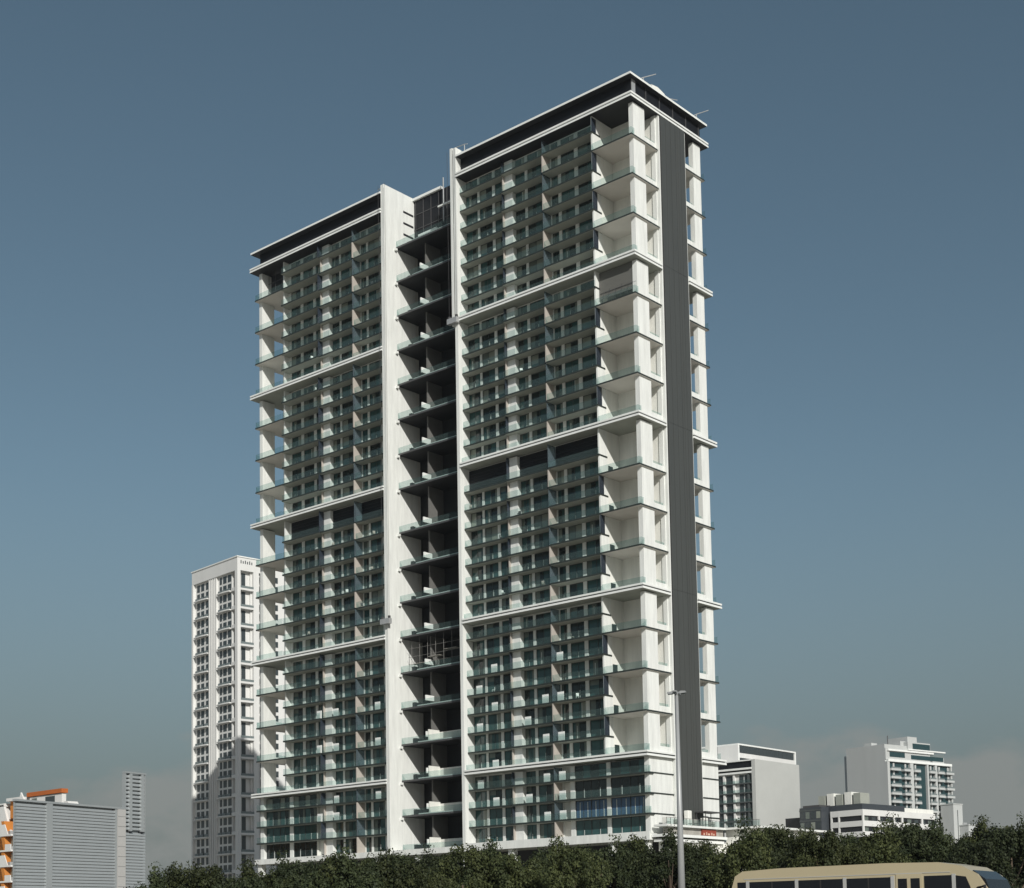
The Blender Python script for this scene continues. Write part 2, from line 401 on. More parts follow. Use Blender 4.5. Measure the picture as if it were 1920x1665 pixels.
# ---- double-height corner balconies
CORNER = [6, 8, 10, 14, 16, 18, 22, 24, 26, 30, 32, 34]
for i in [4] + CORNER[:3] + [12] + CORNER[3:6] + [20] + CORNER[6:9] + [28] + CORNER[9:]:
    zt = LV[i]
    nx = [j for j in sorted(CORNER+[4, 12, 20, 28, 36]) if j > i][0]
    zn = LV[nx] - (.85 if nx in (12, 20, 28, 36) else .28)
    band = i in (4, 12, 20, 28)
    cm = 'concrete' if i == 26 else 'corner_soffit'
    if not band:
        o = obj('corner_slab', bx(-8.39, .02, 0, 7.6, zt-.28, zt, 'slab_edge', bot='corner_soffit', top='paving'), T)
        o2 = obj('corner_slab', bx(-8.39, .02, 15.66, 22.0, zt-.28, zt, 'slab_edge', bot='corner_soffit', top='paving'), T)
        o3 = obj('corner_slab', bx(-98.72, -90.31, 0, 7.6, zt-.28, zt, 'slab_edge', bot='corner_soffit', top='paving'), T)
        o4 = obj('corner_slab', bx(-98.72, -90.31, 15.66, 22.0, zt-.28, zt, 'slab_edge', bot='corner_soffit', top='paving'), T)
    else:
        o = o2 = o3 = o4 = T
    zb = zt + (.15 if band else 0)
    obj('railing', bx(-8.4, -.06, .05, .08, zb, zb+1.15, 'rail_glass'), o)
    obj('railing', bx(-.08, -.05, .09, .98, zb, zb+1.15, 'rail_glass'), o)
    obj('railing', bx(-8.4, -.06, 21.9, 21.93, zb, zb+1.15, 'rail_glass'), o2)
    obj('railing', bx(-98.6, -90.4, .05, .08, zb, zb+1.15, 'rail_glass'), o3)
    obj('railing', bx(-98.63, -98.6, .09, .98, zb, zb+1.15, 'rail_glass'), o3)
    for x0, x1 in ((-1.2, -.3), (-98.45, -97.55)):
        for y0, y1 in ((4.3, 7.4), (15.95, 18.9)):
            sp = obj('spandrel', bx(x0+.01, x1-.01, y0, y1, zb, zb+1.05, 'white'), T)
            obj('spandrel_glass', bx(x0+.5, x0+.53, y0, y1, zb+1.05, zb+1.6, 'rail_glass'), sp)
    # dark door at the foot of the corner balcony wall
    if i <= 18: obj('balcony_door', bx(-8.45, -8.41, 2.6, 3.9, zb, zb+1.9, 'win_dark'), T)

# scaffold-like steel frame in the top left corner balcony, bare concrete bay on the right
fr = MB()
for k in range(4): fr.box(-97.0+k*2.1, -96.92+k*2.1, 2.4, 2.48, LV[34]+.05, 140.3, 'dark_metal')
for zz in (136.2, 138.2): fr.box(-97.2, -90.6, 2.39, 2.47, zz, zz+.08, 'dark_metal')
fr.box(-97.2, -90.4, 3.3, 3.4, LV[34]+.05, 140.3, 'black')
obj('steel_frame', fr, T)
obj('bare_wall', bx(-8.40, -3.4, 5.84, 5.895, LV[26]+.02, LV[28]-.9, 'concrete'), T)
glass('netting', (0.75, 0.75, 0.72), (0.20, 0.20, 0.185), 0.55, 0.9)
obj('debris_net', bx(-8.3, -1.3, 1.12, 1.15, LV[26]+1.2, LV[28]-.95, 'netting'), T)
fr = MB()
fr.box(-8.2, -.5, 1.0, 1.06, LV[26]+2.2, LV[26]+2.26, 'dark_metal')
for k in range(6): fr.tube([(-7.9+k*1.3, 1.03, LV[26]), (-7.4+k*1.3, 1.1, LV[26]+2.2+.5*(k % 2))], .04, 'dark_metal', 5)
obj('site_railing', fr, T)

# ---- the dark central recess
GAP = [0, 2, 4, 6, 8, 10, 12, 14, 16, 18, 20, 22, 24, 26, 28, 30, 32, 34]
for i in GAP:
    zt = LV[i]
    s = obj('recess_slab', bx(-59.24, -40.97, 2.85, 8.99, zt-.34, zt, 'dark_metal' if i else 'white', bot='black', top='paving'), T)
    obj('railing', bx(-59.2, -41.0, 2.91, 2.94, zt, zt+1.2, 'rail_glass'), s)
    obj('bracket', bx(-59.24, -58.75, 2.4, 2.83, zt-.85, zt-.42, 'white'), s)
    zn = LV[i+2]-.34
    if i < 34:
        obj('recess_partition', bx(-53.45, -53.15, 5.0, 8.99, zt, zn, 'grey_wall'), T)
    if i < 34:
        obj('planter', bx(-53.14, -52.9, 3.2, 5.4, zt+.95, zt+1.95, 'trim'), T)
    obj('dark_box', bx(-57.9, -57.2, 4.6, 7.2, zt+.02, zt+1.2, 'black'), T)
    obj('floor_kerb', bx(-55.0, -43.5, 3.0, 3.2, zt+.01, zt+.2, 'trim'), s)
    if i <= 6:
        obj('terrace_wall', bx(-52.7, -52.5, 3.4, 6.3, zt+.01, zt+2.3, 'plaster'), T)
        obj('terrace_wall', bx(-52.5, -41.1, 6.3, 6.5, zt+.01, zt+2.0, 'plaster'), T)
    if i == 10:
        sc = MB()
        for k in range(8): sc.tube([(-57.5+k*2.1, 4.2, zt), (-57.5+k*2.1, 4.2, zn)], .045, 'scaffold', 6)
        for q in (1.6, 3.0, 4.6): sc.tube([(-58.4, 4.2, zt+q), (-42.4, 4.2, zt+q)], .035, 'scaffold', 6)
        for k in range(3): sc.box(-57.4+k*4.2, -54.4+k*4.2, 4.1, 5.2, zt+1.55+k*.9, zt+1.62+k*.9, 'concrete')
        obj('scaffold', sc, T)
# penthouse screen above the recess
pz0, pz1 = LV[34], 145.5
ps = obj('penthouse_screen', bx(-59.2, -41.55, 8.05, 8.6, pz0+.02, pz1, 'crown'), T)
for k in range(9): obj('screen_post', bx(-58.8+k*2.1, -58.68+k*2.1, 7.95, 8.05, pz0+.02, pz1, 'dark_metal'), ps)
for zz in (136.5, 139.5, 142.5): obj('screen_rail', bx(-59.2, -41.55, 7.96, 8.04, zz, zz+.12, 'dark_metal'), ps)
obj('coping', bx(-59.2, -51.5, 7.6, 8.7, 145.5, 146.0, 'trim'), T)
obj('coping', bx(-57.6, -52.5, 7.4, 7.9, 137.6, 138.0, 'trim'), T)
obj('coping', bx(-51.4, -46.0, 6.6, 7.0, 141.2, 141.5, 'trim'), T)
v = MB(); v.tube([(-50.0, 6.8, 138), (-50.0, 6.8, 146.8)], .13, 'metal', 8)
obj('vent_pipe', v, T)

# ---- base: white fascia and pilotis, dark void behind
b = MB(); b.box(-99.0, .3, -.2, 21.4, 15.2, BASE-.0, 'white', bot='soffit')
obj('base_fascia', b, T)
obj('base_parapet', bx(-41, .3, -.2, 0.0, BASE, BASE+.35, 'white'), T)
for x in (-98.2, -86.5, -75, -64, -53, -41, -30, -19, -8, -1.0):
    obj('piloti', bx(x-.55, x+.55, .4, 1.6, 0, 15.2, 'white'), T)
    obj('piloti', bx(x-.55, x+.55, 18.6, 19.8, 0, 15.2, 'white'), T)
obj('lobby_wall', bx(-96, -3, 6.5, 18, 0, 15.2, 'black'), T)

# ------------------------------------------------------------------ podium terrace beside the tower
P = thing('podium_terrace', 'low white podium terrace with railing and red sign below the charcoal strip', 'podium', (0, 0, 0))
obj('wall', bx(.5, 2.6, 2.0, 40, 0, 15.0, 'plaster'), P); obj('wall', bx(2.6, 9.2, 18.6, 40, 0, 15.0, 'plaster'), P)
obj('lower_fascia', bx(.35, 3.3, .3, 18.0, 15.6, 16.05, 'trim', bot='soffit'), P); obj('lower_fascia', bx(.4, 3.0, .8, 17.5, 14.85, 15.3, 'trim', bot='soffit'), P)
obj('shop_front', bx(.5, 2.3, 3.2, 18.3, 16.05, 17.3, 'concrete'), P); obj('shop_front', bx(2.3, 9.0, 19.2, 39, 15.0, 17.3, 'plaster'), P)
obj('terrace_slab', bx(.44, 3.0, .8, 18.0, 17.3, 17.65, 'white', bot='soffit', top='paving'), P); obj('terrace_slab', bx(.44, 9.9, 18.0, 40, 17.3, 17.65, 'white', bot='soffit', top='paving'), P)
for k in range(16):
    yy = .95+k*1.1
    obj('railing_post', bx(2.86, 2.92, yy, yy+.05, 17.65, 18.7, 'dark_metal'), P)
    obj('railing_post', bx(3.1+k*.42, 3.13+k*.42, 18.1, 18.13, 17.65, 18.7, 'dark_metal'), P)
obj('railing_rail', bx(2.85, 2.93, .9, 18.0, 18.7, 18.76, 'dark_metal'), P); obj('railing_rail', bx(2.95, 9.7, 18.1, 18.16, 18.7, 18.76, 'dark_metal'), P)
obj('railing_glass', bx(2.88, 2.90, .95, 17.9, 17.7, 18.6, 'rail_glass'), P); obj('railing_glass', bx(3.0, 9.7, 18.14, 18.16, 17.7, 18.6, 'rail_glass'), P)
cp = obj('canopy', bx(.6, 2.7, 12.6, 17.2, 20.1, 20.3, 'dark_metal'), P)
for x, y in ((.7, 12.7), (2.5, 12.7), (.7, 17.0), (2.5, 17.0)): obj('canopy_post', bx(x, x+.1, y, y+.1, 17.65, 20.1, 'dark_metal'), cp)
for k, (x, y, h) in enumerate(((1.0, 2.4, 1.3), (1.2, 5.2, 1.0), (1.0, 8.6, 2.6), (1.1, 10.3, 1.2), (1.0, 13.4, 1.6), (1.2, 15.2, 1.0))): bevel(obj('terrace_furniture', bx(x, x+.9, y, y+1.1, 17.66, 17.66+h, 'concrete' if k % 2 else 'plaster'), P), .12)
mat('red', (0.26, 0.05, 0.03), 0.5, 0.2, 1.5); mat('sign_pale', (0.62, 0.42, 0.32), 0.5)
sg = MB(); sg.box(2.32, 2.62, 11.6, 15.7, 16.2, 17.25, 'red')
for k, (a, w_, h) in enumerate(((11.9, .35, .35), (12.7, .25, .5), (13.2, .6, .3), (14.2, .3, .45), (14.8, .35, .3))): sg.box(2.62, 2.63, a, a+w_, 16.25, 16.25+h, 'sign_pale')
obj('red_sign', sg, P)

# ------------------------------------------------------------------ roof davits and maintenance cradles
def davit(loc, rz, h, arm, label):
    t = thing('roof_davit', label, 'davit', loc, rz, 'window-cleaning davits on the roof')
    obj('mast', MB().tube([(0, 0, 0), (0, 0, h)], .1, 'metal', 6), t)
    obj('arm', MB().tube([(-arm*.35, 0, h*.85), (0, 0, h), (arm, 0, h*1.25)], .08, 'metal', 6), t)
    obj('stay', MB().tube([(0, 0, h*1.0), (arm*.9, 0, h*1.22)], .03, 'dark_metal', 5), t)
davit((-.8, 5.0, TOP), R(35), 1.7, 2.2, 'pale thin davit nearest the sharp roof corner above the charcoal strip')
davit((-1.5, 13.5, TOP), R(80), 1.8, 2.2, 'dark slanting davit halfway along the short roof edge')
davit((-.9, 21.3, TOP), R(30), 1.9, 2.2, 'thin davit at the far right end of the short roof edge')
davit((-38.6, .6, TOP), R(170), 2.0, 2.6, 'pale davit on the roof just right of the dark recess')
davit((-60.6, .8, TOP+.2), R(160), 1.4, 2.4, 'pale davit on the white fin left of the dark recess')
# curved pale roof unit
t = thing('roof_machine', 'pale rounded rooftop machine housing lying along the short roof edge', 'machine', (-1.2, 6.5, TOP))
hb = MB(); hb.prism([(0, 0), (0, .8), (.5, 1.3), (2.5, 1.6), (4.5, 1.2), (5.2, 0)], 'x', -1.0, .6, 'plaster'); obj('housing', hb, t)
obj('rail_beam', bx(-.3, .9, -.5, 11.5, .02, .42, 'trim'), t)
def cradle(loc, label):
    t = thing('maintenance_cradle', label, 'cradle', loc, 0, 'maintenance cradles hanging on the facade')
    obj('platform', bx(-1.2, 1.2, -.9, -.1, 0, .12, 'metal'), t)
    obj('guard', bx(-1.2, 1.2, -.9, -.85, .12, 1.0, 'metal'), t); obj('guard', bx(1.15, 1.2, -.85, -.1, .12, 1.0, 'metal'), t); obj('guard', bx(-1.2, -1.15, -.85, -.1, .12, 1.0, 'metal'), t)
    obj('hoist', bx(-1.1, -.75, -.7, -.3, .12, 1.5, 'dark_metal'), t); obj('hoist', bx(.75, 1.1, -.7, -.3, .12, 1.5, 'dark_metal'), t)
    for x in (-.92, .92): obj('cable', bx(x-.02, x+.02, -.52, -.48, 1.5, TOP-loc[2]+1, 'dark_metal'), t)
cradle((-40.8, -.36, 112.6), 'grey maintenance cradle hanging on the white fin right of the dark recess')
cradle((-59.3, -.36, 59.2), 'grey maintenance cradle hanging on the white fin left of the dark recess')

# ------------------------------------------------------------------ chairs left out on the balconies
CM = []
for mt_ in ('trim', 'dark_metal', 'beige'):
    seat = bx(-.25, .25, -.25, .25, .40, .46, mt_).mesh('seat'); back = bx(-.25, .25, .21, .26, .46, .95, mt_).mesh('backrest'); leg = bx(-.025, .025, -.025, .025, 0, .40, mt_).mesh('leg')
    CM.append((seat, back, leg))
crnd = random.Random(5)
ORD = 'first second third fourth fifth sixth seventh eighth ninth tenth eleventh twelfth thirteenth fourteenth fifteenth sixteenth seventeenth eighteenth nineteenth twentieth'.split()
ORD += ['twenty-' + q for q in ORD[:9]] + ['thirtieth'] + ['thirty-' + q for q in ORD[:9]]
BAYNAME = {'c1': 'balconies just right of the dark recess', 'c2': 'the middle balconies of the right wing', 'c3': 'balconies beside the right corner bays', 'a': 'balconies beside the left corner bays', 'b': 'the middle balconies of the left wing', 'c': 'balconies just left of the dark recess'}
for name, x0, x1, fy, wins in BAYS:
    for i in range(1, 36):
        if i in BANDS or i == 19 or crnd.random() > .24: continue
        wx = crnd.choice(wins); x = crnd.uniform(wx[0]+.3, wx[1]-.3); y = fy+crnd.uniform(.6, 1.0)
        ck = crnd.randrange(3)
        t = thing('balcony_chair', '%s chair on the %s storey of %s' % (('white', 'dark', 'beige')[ck], ORD[i], BAYNAME[name]), 'chair', (x, y, LV[i]), crnd.uniform(0, 6.28), 'chairs on the balconies')
        se, ba, le = CM[ck]
        obj('seat', se, t); obj('backrest', ba, t)
        for a in (-.2, .2):
            for b_ in (-.2, .2): obj('leg', le, t, (a, b_, 0))

# ------------------------------------------------------------------ pale tower behind, at the left
mat('block_white', (0.44, 0.45, 0.43), 0.75, 0.05, 0.2)
mat('far_white', (0.66, 0.66, 0.64), 0.7, 0.08, 0.2, streak=True)
mat('far_glass', (0.045, 0.055, 0.058), 0.2)
mat('far_rail', (0.16, 0.19, 0.19), 0.3)
K = 470/490
wt = thing('background_tower', 'pale white apartment tower half hidden behind the left end of the big tower', 'tower', (142.145-389.3*K, -197.088+310.8*K, 0), R(-7))
HT = 1.05+125.3*K; Wd, Dp = 29.6*K, 36.0
b = MB()
obj('wall', bx(-Wd+.2, -4.6, .9, Dp, 0, HT-4.2, 'far_white'), wt)
obj('wall', bx(-4.6, -1.6, 2.4, Dp, 0, HT-4.2, 'far_white'), wt)
obj('wall', bx(-1.6, -1.0, 5.4, Dp, 0, HT-4.2, 'far_white'), wt)
obj('parapet', bx(-Wd, 0, 0, Dp, HT-4.2, HT, 'far_white'), wt)
obj('coping', bx(-Wd-.25, .25, -.25, Dp, HT, HT+.35, 'trim'), wt)
obj('corner_column', bx(-1.5, 0, 0, 1.2, 0, HT-4.2, 'far_white'), wt)
obj('edge_column', bx(-Wd, -Wd+.9, -.1, 1.2, 0, HT-4.2, 'far_white'), wt)
obj('end_wall', bx(-1.0, 0, 6.0, 8.0, 0, HT-4.2, 'far_white'), wt); obj('end_wall', bx(-.9, 0, 9.2, Dp, 0, HT-4.2, 'far_white'), wt)
for k in range(6): obj('parapet_slot', bx(0, .03, 1.2+k*.8, 1.55+k*.8, HT-2.0, HT-.9-.25*(k % 2), 'far_glass'), wt)
for x in (-18.4, -17.3, -16.2, -15.0, -13.9): obj('rib', bx(x*K-.22, x*K+.22, .1, .9, 0, HT-4.2, 'far_white'), wt)
fh = 3.05*K*1.03
nf = int((HT-4.2)/fh)
ww = MB()
for i in range(nf):
    z = HT-4.2-(i+1)*fh
    for a, bb in ((-27.6, -25.8), (-24.8, -22.9), (-21.6, -19.6), (-12.6, -11.3), (-10.4, -8.3), (-7.4, -5.3)):
        ww.box(a*K, bb*K, .82, .9, z+.25, z+fh-.45, 'far_glass')
        if i % 2: ww.box(a*K-.2, bb*K+.2, .25, .3, z+.05, z+1.0, 'far_rail')
    for a in (-18.0, -16.9, -15.7, -14.6): ww.box(a*K, a*K+.55, .82, .9, z+.25, z+fh-.3, 'far_glass')
    ww.box(-1.0, -.96, 5.98, 6.0, z, z+.1, 'far_glass')
    ww.box(-.02, .02, 8.3, 9.0, z+.2, z+fh-.5, 'far_glass')
    ww.box(-1.04, -1.0, 1.9, 4.1, z+.2, z+fh-.3, 'far_glass') if False else None
    for yy in (14.2, 18.5, 24.0): ww.box(-.02, .03, yy, yy+1.0, z+.5, z+fh-.6, 'far_glass')
    if i % 2 == 1:
        for a, bb in ((-28.0, -19.2), (-12.9, -4.9)):
            n = 6; pts = [(a*K+(bb-a)*K*q/n, -.25-.45*math.sin(math.pi*q/n)) for q in range(n+1)] + [(bb*K, .9), (a*K, .9)]
            obj('balcony_ledge', MB().prism(pts, 'z', z-.25, z+.12, 'far_white'), wt)
        obj('balcony_ledge', bx(-4.6, -1.5, .5, 2.4, z-.2, z+.9, 'far_white'), wt)
        lg = obj('balcony_ledge', bx(-1.6, .15, 1.2, 6.0, z-.3, z+.35, 'far_white'), wt)
        obj('balcony_rail', bx(.02, .08, 1.2, 6.0, z+.35, z+1.1, 'far_rail'), lg)
        obj('balcony_door', bx(-1.62, -1.58, 2.42, 3.9, z+.1, z+2*fh-.5, 'far_glass'), wt)
        obj('recess_glass', bx(-4.2, -2.2, 2.36, 2.40, z+.9, z+2*fh-.3, 'far_glass'), wt)
o = obj('window_grid', ww, wt); o['kind'] = 'stuff'

# ------------------------------------------------------------------ white block right of the tower
wb = thing('white_block', 'plain white block with a glazed left face just right of the big tower', 'building', (-113.4, 216.7, 0))
obj('wall', bx(-40, 0, .6, 27.2, 0, 50.4, 'far_white'), wb)
obj('blank_wall', bx(-1.3, .02, -.5, 27.25, 0, 54.5, 'block_white'), wb)
obj('attic', bx(-40, -1.32, .3, 27, 50.4, 54.2, 'crown'), wb)
obj('attic_coping', bx(-40.2, -1.32, -.3, 27, 54.2, 54.6, 'trim'), wb)
obj('cornice', bx(-40.2, -1.32, -.7, 27, 51.4, 52.0, 'trim', bot='soffit'), wb); obj('cornice', bx(-40.2, -1.32, -.5, 27, 50.2, 50.8, 'trim', bot='soffit'), wb)
for i in range(14):
    z = 50.0-(i+1)*3.05
    if z < 4: break
    obj('floor_slab', bx(-40, -1.35, -.35, .6, z-.15, z+.2, 'groove'), wb)
    obj('railing', bx(-40, -1.35, -.33, -.29, z+.2, z+1.1, 'rail_glass'), wb)
    for a, bb in ((-2.6, -1.5), (-4.6, -3.0), (-6.6, -5.0), (-11.6, -8.9), (-14.6, -12.4), (-19, -16)):
        obj('window', bx(a, bb, .48, .6, z+.2, z+2.85, 'far_glass'), wb)
for a in (-8.4, -12.2, -2.95): obj('pier', bx(a-.35, a+.35, -.1, .6, 0, 50.2, 'far_white' if a < -3 else 'groove'), wb)
ub = thing('attic_block', 'white rooftop block with a long dark window band behind the plain white block', 'building', (-131.2, 234.4, 0))
obj('wall', bx(-26, -.35, .3, 37.9, 0, 62.3, 'far_white'), ub)
obj('roof', bx(-26, .1, 0, 38.2, 62.3, 62.8, 'trim'), ub)
obj('end_wall', bx(-8, .1, 0, .3, 0, 62.3, 'far_white'), ub); obj('end_wall', bx(-.35, .1, 37.4, 38.2, 0, 62.3, 'trim'), ub)
obj('end_wall', bx(-.35, .1, .301, .9, 0, 62.3, 'trim'), ub)
for k in range(14):
    obj('window', bx(-.34, -.22, 1.0+k*2.6, 3.4+k*2.6, 59.7, 62.2, 'far_glass'), ub)
obj('window_band', bx(-.34, -.25, .9, 37.4, 57.0, 57.9, 'far_glass'), ub)
obj('sill_band', bx(-.34, .05, .9, 37.4, 58.0, 59.6, 'far_white'), ub)

# ------------------------------------------------------------------ dark low building
lb = thing('low_office', 'low dark office building with white horizontal bands in front of the far hotel', 'building', (-83.1, 229.9, 0), R(-7))
obj('wall', bx(-60, -.4, .4, 41, 0, 36, 'black'), lb)
mat('blue_black', (0.045, 0.052, 0.06), 0.4)
obj('attic', bx(-22, -.5, .5, 24, 36.0, 38.9, 'blue_black'), lb); obj('attic', bx(-20, -.6, 24, 41, 36.0, 38.4, 'plaster'), lb)
for z in (35.1, 31.7, 28.3, 24.9, 21.5):
    obj('band', bx(-12.4, 0, 0, .4, z, z+1.9 if z > 35 else z+1.75, 'far_white'), lb)
    obj('band', bx(-.4, 0, .4, 41, z, z+1.9 if z > 35 else z+1.75, 'far_white'), lb)
for x in (-12.3, -9.4): obj('column', bx(x, x+.5, -.03, .38, 0, 36.9, 'far_white'), lb)
for y in (0, 8.5, 17, 21.5, 33): obj('column', bx(-.38, .03, y-.02, y+.75, 0, 36.9, 'far_white'), lb)
for z in (33.0, 29.6, 26.2):
    for k in range(10): obj('window', bx(-.5, -.36, 1.2+k*4.0, 3.4+k*4.0, z+.4, z+1.7, 'far_glass' if k % 3 else 'win_curtain'), lb)
for k in range(5): obj('roof_box', bx(-19+k*3.4, -16.4+k*3.4, 3, 8, 38.9, 42.6+.5*(k % 2), 'plaster' if k % 2 else 'soffit'), lb)
db = thing('dark_glass_block', 'small dark glazed block between the white block and the banded office', 'building', (-96.0, 226.0, 0), R(-7))
obj('wall', bx(-9.5, -1, 2, 14, 0, 38.6, 'blue_black'), db); obj('roof_frame', bx(-8.5, -2, 2.5, 13, 38.6, 39.3, 'dark_metal'), db)
for i in range(8):
    obj('floor_band', bx(-9.55, -.95, 1.9, 2, 37.5-i*3.4, 37.9-i*3.4, 'groove'), db)
    for k in range(4): obj('window', bx(-9.2+k*2.1, -7.7+k*2.1, 1.93, 2.0, 35.0-i*3.4, 37.2-i*3.4, ['far_glass', 'win_curtain', 'far_glass', 'win_pale'][(k+i) % 4]), db)

# ------------------------------------------------------------------ far hotel on the right
mat('hotel_white', (0.45, 0.465, 0.455), 0.7, 0.08, 0.2, streak=True)
mat('hotel_glass', (0.02, 0.05, 0.055), 0.12)
ho = thing('far_hotel', 'distant white hotel block with blank left wall and teal balcony columns', 'building', (-130.9, 342.0, 0), R(-11))
obj('blank_wall', bx(-20.1, -1.0, 0, 20, 0, 71.5, 'hotel_white'), ho)
obj('blank_wall', bx(-22.0, -20.1, 1, 20, 0, 68.7, 'hotel_white'), ho)
obj('wall', bx(-20, -1.0, 20, 41.5, 0, 65.4, 'hotel_white'), ho)
obj('wall_face', bx(-1.0, -.9, 1.5, 41.4, 0, 65.4, 'hotel_glass'), ho)
obj('upper_wall', bx(-18, -.6, 0.02, 30, 65.42, 69.9, 'hotel_white'), ho)
obj('upper_wall', bx(-14, -.4, 14, 28.4, 70.0, 73.2, 'hotel_white'), ho); obj('upper_wall', bx(-12, -2, 16, 22, 73.2, 75.6, 'hotel_white'), ho)
obj('upper_wall', bx(-16, -.6, 28.4, 37.5, 65.4, 68.0, 'hotel_white'), ho)
obj('upper_glass', bx(-.42, -.34, 17.0, 28.2, 70.2, 72.7, 'hotel_glass'), ho); obj('upper_glass', bx(-.6, -.5, 16.0, 37.0, 66.3, 68.0, 'hotel_glass'), ho)
obj('upper_glass', bx(-.6, -.5, 2.5, 12, 66.6, 68.6, 'hotel_glass'), ho)
obj('terrace_rail', bx(-.5, -.45, 28.5, 37.3, 68.0, 69.1, 'far_rail'), ho)
for z0, z1, p, a, e in ((64.6, 65.6, .3, .5, 41.6), (68.9, 69.6, .1, 1, 30), (69.8, 70.3, .25, 13.5, 37.6)): obj('roof_band', bx(-1.0, p, a, e, z0, z1, 'trim'), ho)
for y0, y1 in ((-.0, 1.5), (14.4, 16.4), (25.2, 26.2), (30.4, 31.8), (40.9, 41.6)): obj('pier', bx(-1.0, .12, y0, y1, 0, 64.6, 'hotel_white'), ho)
bal = ((1.6, 7.6), (9.8, 14.2), (16.5, 20.2), (26.3, 30.3), (31.9, 35.8), (37.2, 42.2))
for i in range(16):
    z = 64.6-(i+1)*3.2
    for y0, y1 in bal:
        s = obj('balcony', bx(-.88, .8, y0, y1, z-.3, z+.55, 'hotel_white'), ho)
        obj('railing', bx(.74, .79, y0+.1, y1-.1, z+.55, z+1.1, 'far_rail'), s)
        m_ = (y0+y1)/2
        obj('balcony_wall', bx(-.89, -.6, m_-.2, m_+.7, z+.56, z+2.85, 'hotel_white'), ho)
for k, (x, y, h) in enumerate(((-14, 4, 2.2), (-9, 8, 1.4), (-6, 12, 2.6), (-9, 24, 2.0))): obj('roof_plant', bx(x, x+3.5, y, y+3.5, 70.05 if y > 1.5 else 71.5, 71.0+h, 'metal' if k % 2 else 'hotel_white'), ho)
obj('mast', MB().tube([(-4, 6, 70), (-4, 6, 75.5)], .18, 'dark_metal', 6), ho)
fb = thing('far_slab_block', 'plain pale block right behind the far hotel', 'building', (-117.9, 371.8, 0), R(-11))
obj('wall', bx(-6, 0, 0, 6, 0, 48.2, 'hotel_white'), fb); obj('stair_strip', bx(0, .05, 2.5, 2.9, 0, 46, 'far_glass'), fb); obj('coping', bx(-6.2, .2, -.2, 6.2, 48.2, 48.6, 'hotel_white'), fb)
fb = thing('far_low_block', 'low pale block below the far hotel at its right', 'building', (-114.5, 374.8, 0), R(-11))
obj('wall', bx(-5, 1.5, 0, 6, 0, 39.6, 'hotel_white'), fb); obj('coping', bx(-5.2, 1.7, -.2, 6.2, 39.6, 40.0, 'hotel_white'), fb); obj('vent', bx(-4, -2, 2, 4, 40, 41, 'metal'), fb)
fb = thing('far_flat_block', 'flat roofed distant building with dark window lines left of the right-hand trees', 'building', (-111.0, 378.0, 0), R(-11))
obj('wall', bx(-6, 3, 0, 34, 0, 37.4, 'hotel_white'), fb)
for z in (32.0, 34.6): obj('window_line', bx(3, 3.05, 1, 33, z, z+.7, 'far_glass'), fb)
for k in range(5): obj('roof_tank', bx(0, 2, 2+k*5, 4+k*5, 37.4, 38.4+.5*(k % 2), 'metal'), fb)

# ------------------------------------------------------------------ louvred metal screen structure, left
mat('slat', (0.34, 0.365, 0.37), 0.42, 0.06, 0.5, metal=0.25)
mat('post_warm', (0.42, 0.415, 0.40), 0.5, 0.08, 0.5)
ls = thing('louvred_screen', 'grey structure clad in horizontal metal louvres with a ladder-like panel standing up', 'structure', (14.4, -109.4, 0), R(9.5))
obj('backing', bx(-.42, -.31, -13.5, 2.8, 0, 13.75, 'slat'), ls)
obj('backing', bx(-.42, -.31, .05, 2.75, 13.75, 17.4, 'slat'), ls)
def slatmesh(L):
    return MB().prism([(0, 0), (.10, .02), (.16, .24), (.06, .24)], 'y', 0, L, 'slat') if False else MB().prism([(-.3, .0), (.03, .0), (.04, .05), (-.03, .262), (-.3, .262)], 'y', 0, L, 'slat').mesh('slat')
bays = [(-13.5, -10.0), (-9.27, -1.30), (.06, 2.85)]
for a, bb in bays:
    me = slatmesh(bb-a)
    top = 13.6 if a < 0 else 11.5
    n = int((top-2.0)/.305)
    for k in range(n): obj('slat', me, ls, (0, a, top-.3-k*.305))
obj('post', bx(-.34, .12, -9.99, -9.29, 0, 13.75, 'slat'), ls)
obj('post', bx(-.34, .07, -1.28, -1.06, 0, 13.75, 'slat'), ls); obj('post', bx(-.34, .14, -1.02, .04, 0, 13.75, 'post_warm'), ls)
for k in range(13): obj('post_joint', bx(.14, .146, -1.0, .02, 1.0+k, 1.03+k, 'dark_metal'), ls)
obj('coping', bx(-.42, .14, -13.6, .02, 13.76, 13.95, 'slat'), ls)
for y0 in (.62, 2.2): obj('panel_post', bx(-.34, .12, y0, y0+.32, 11.62, 17.45, 'slat'), ls)
for y0 in (.02, 2.68): obj('panel_post', bx(-.34, .06, y0, y0+.1, 11.62, 17.45, 'slat'), ls)
me = slatmesh(2.6)
for k in range(14): obj('slat', me, ls, (-.04, .08, 11.75+k*.405))
obj('panel_cap', bx(-.34, .14, .0, 2.82, 17.46, 17.62, 'slat'), ls)
obj('panel_foot', bx(-.34, .16, .55, .98, 11.5, 11.6, 'black'), ls); obj('panel_foot', bx(-.34, .16, 2.15, 2.6, 11.5, 11.6, 'black'), ls)

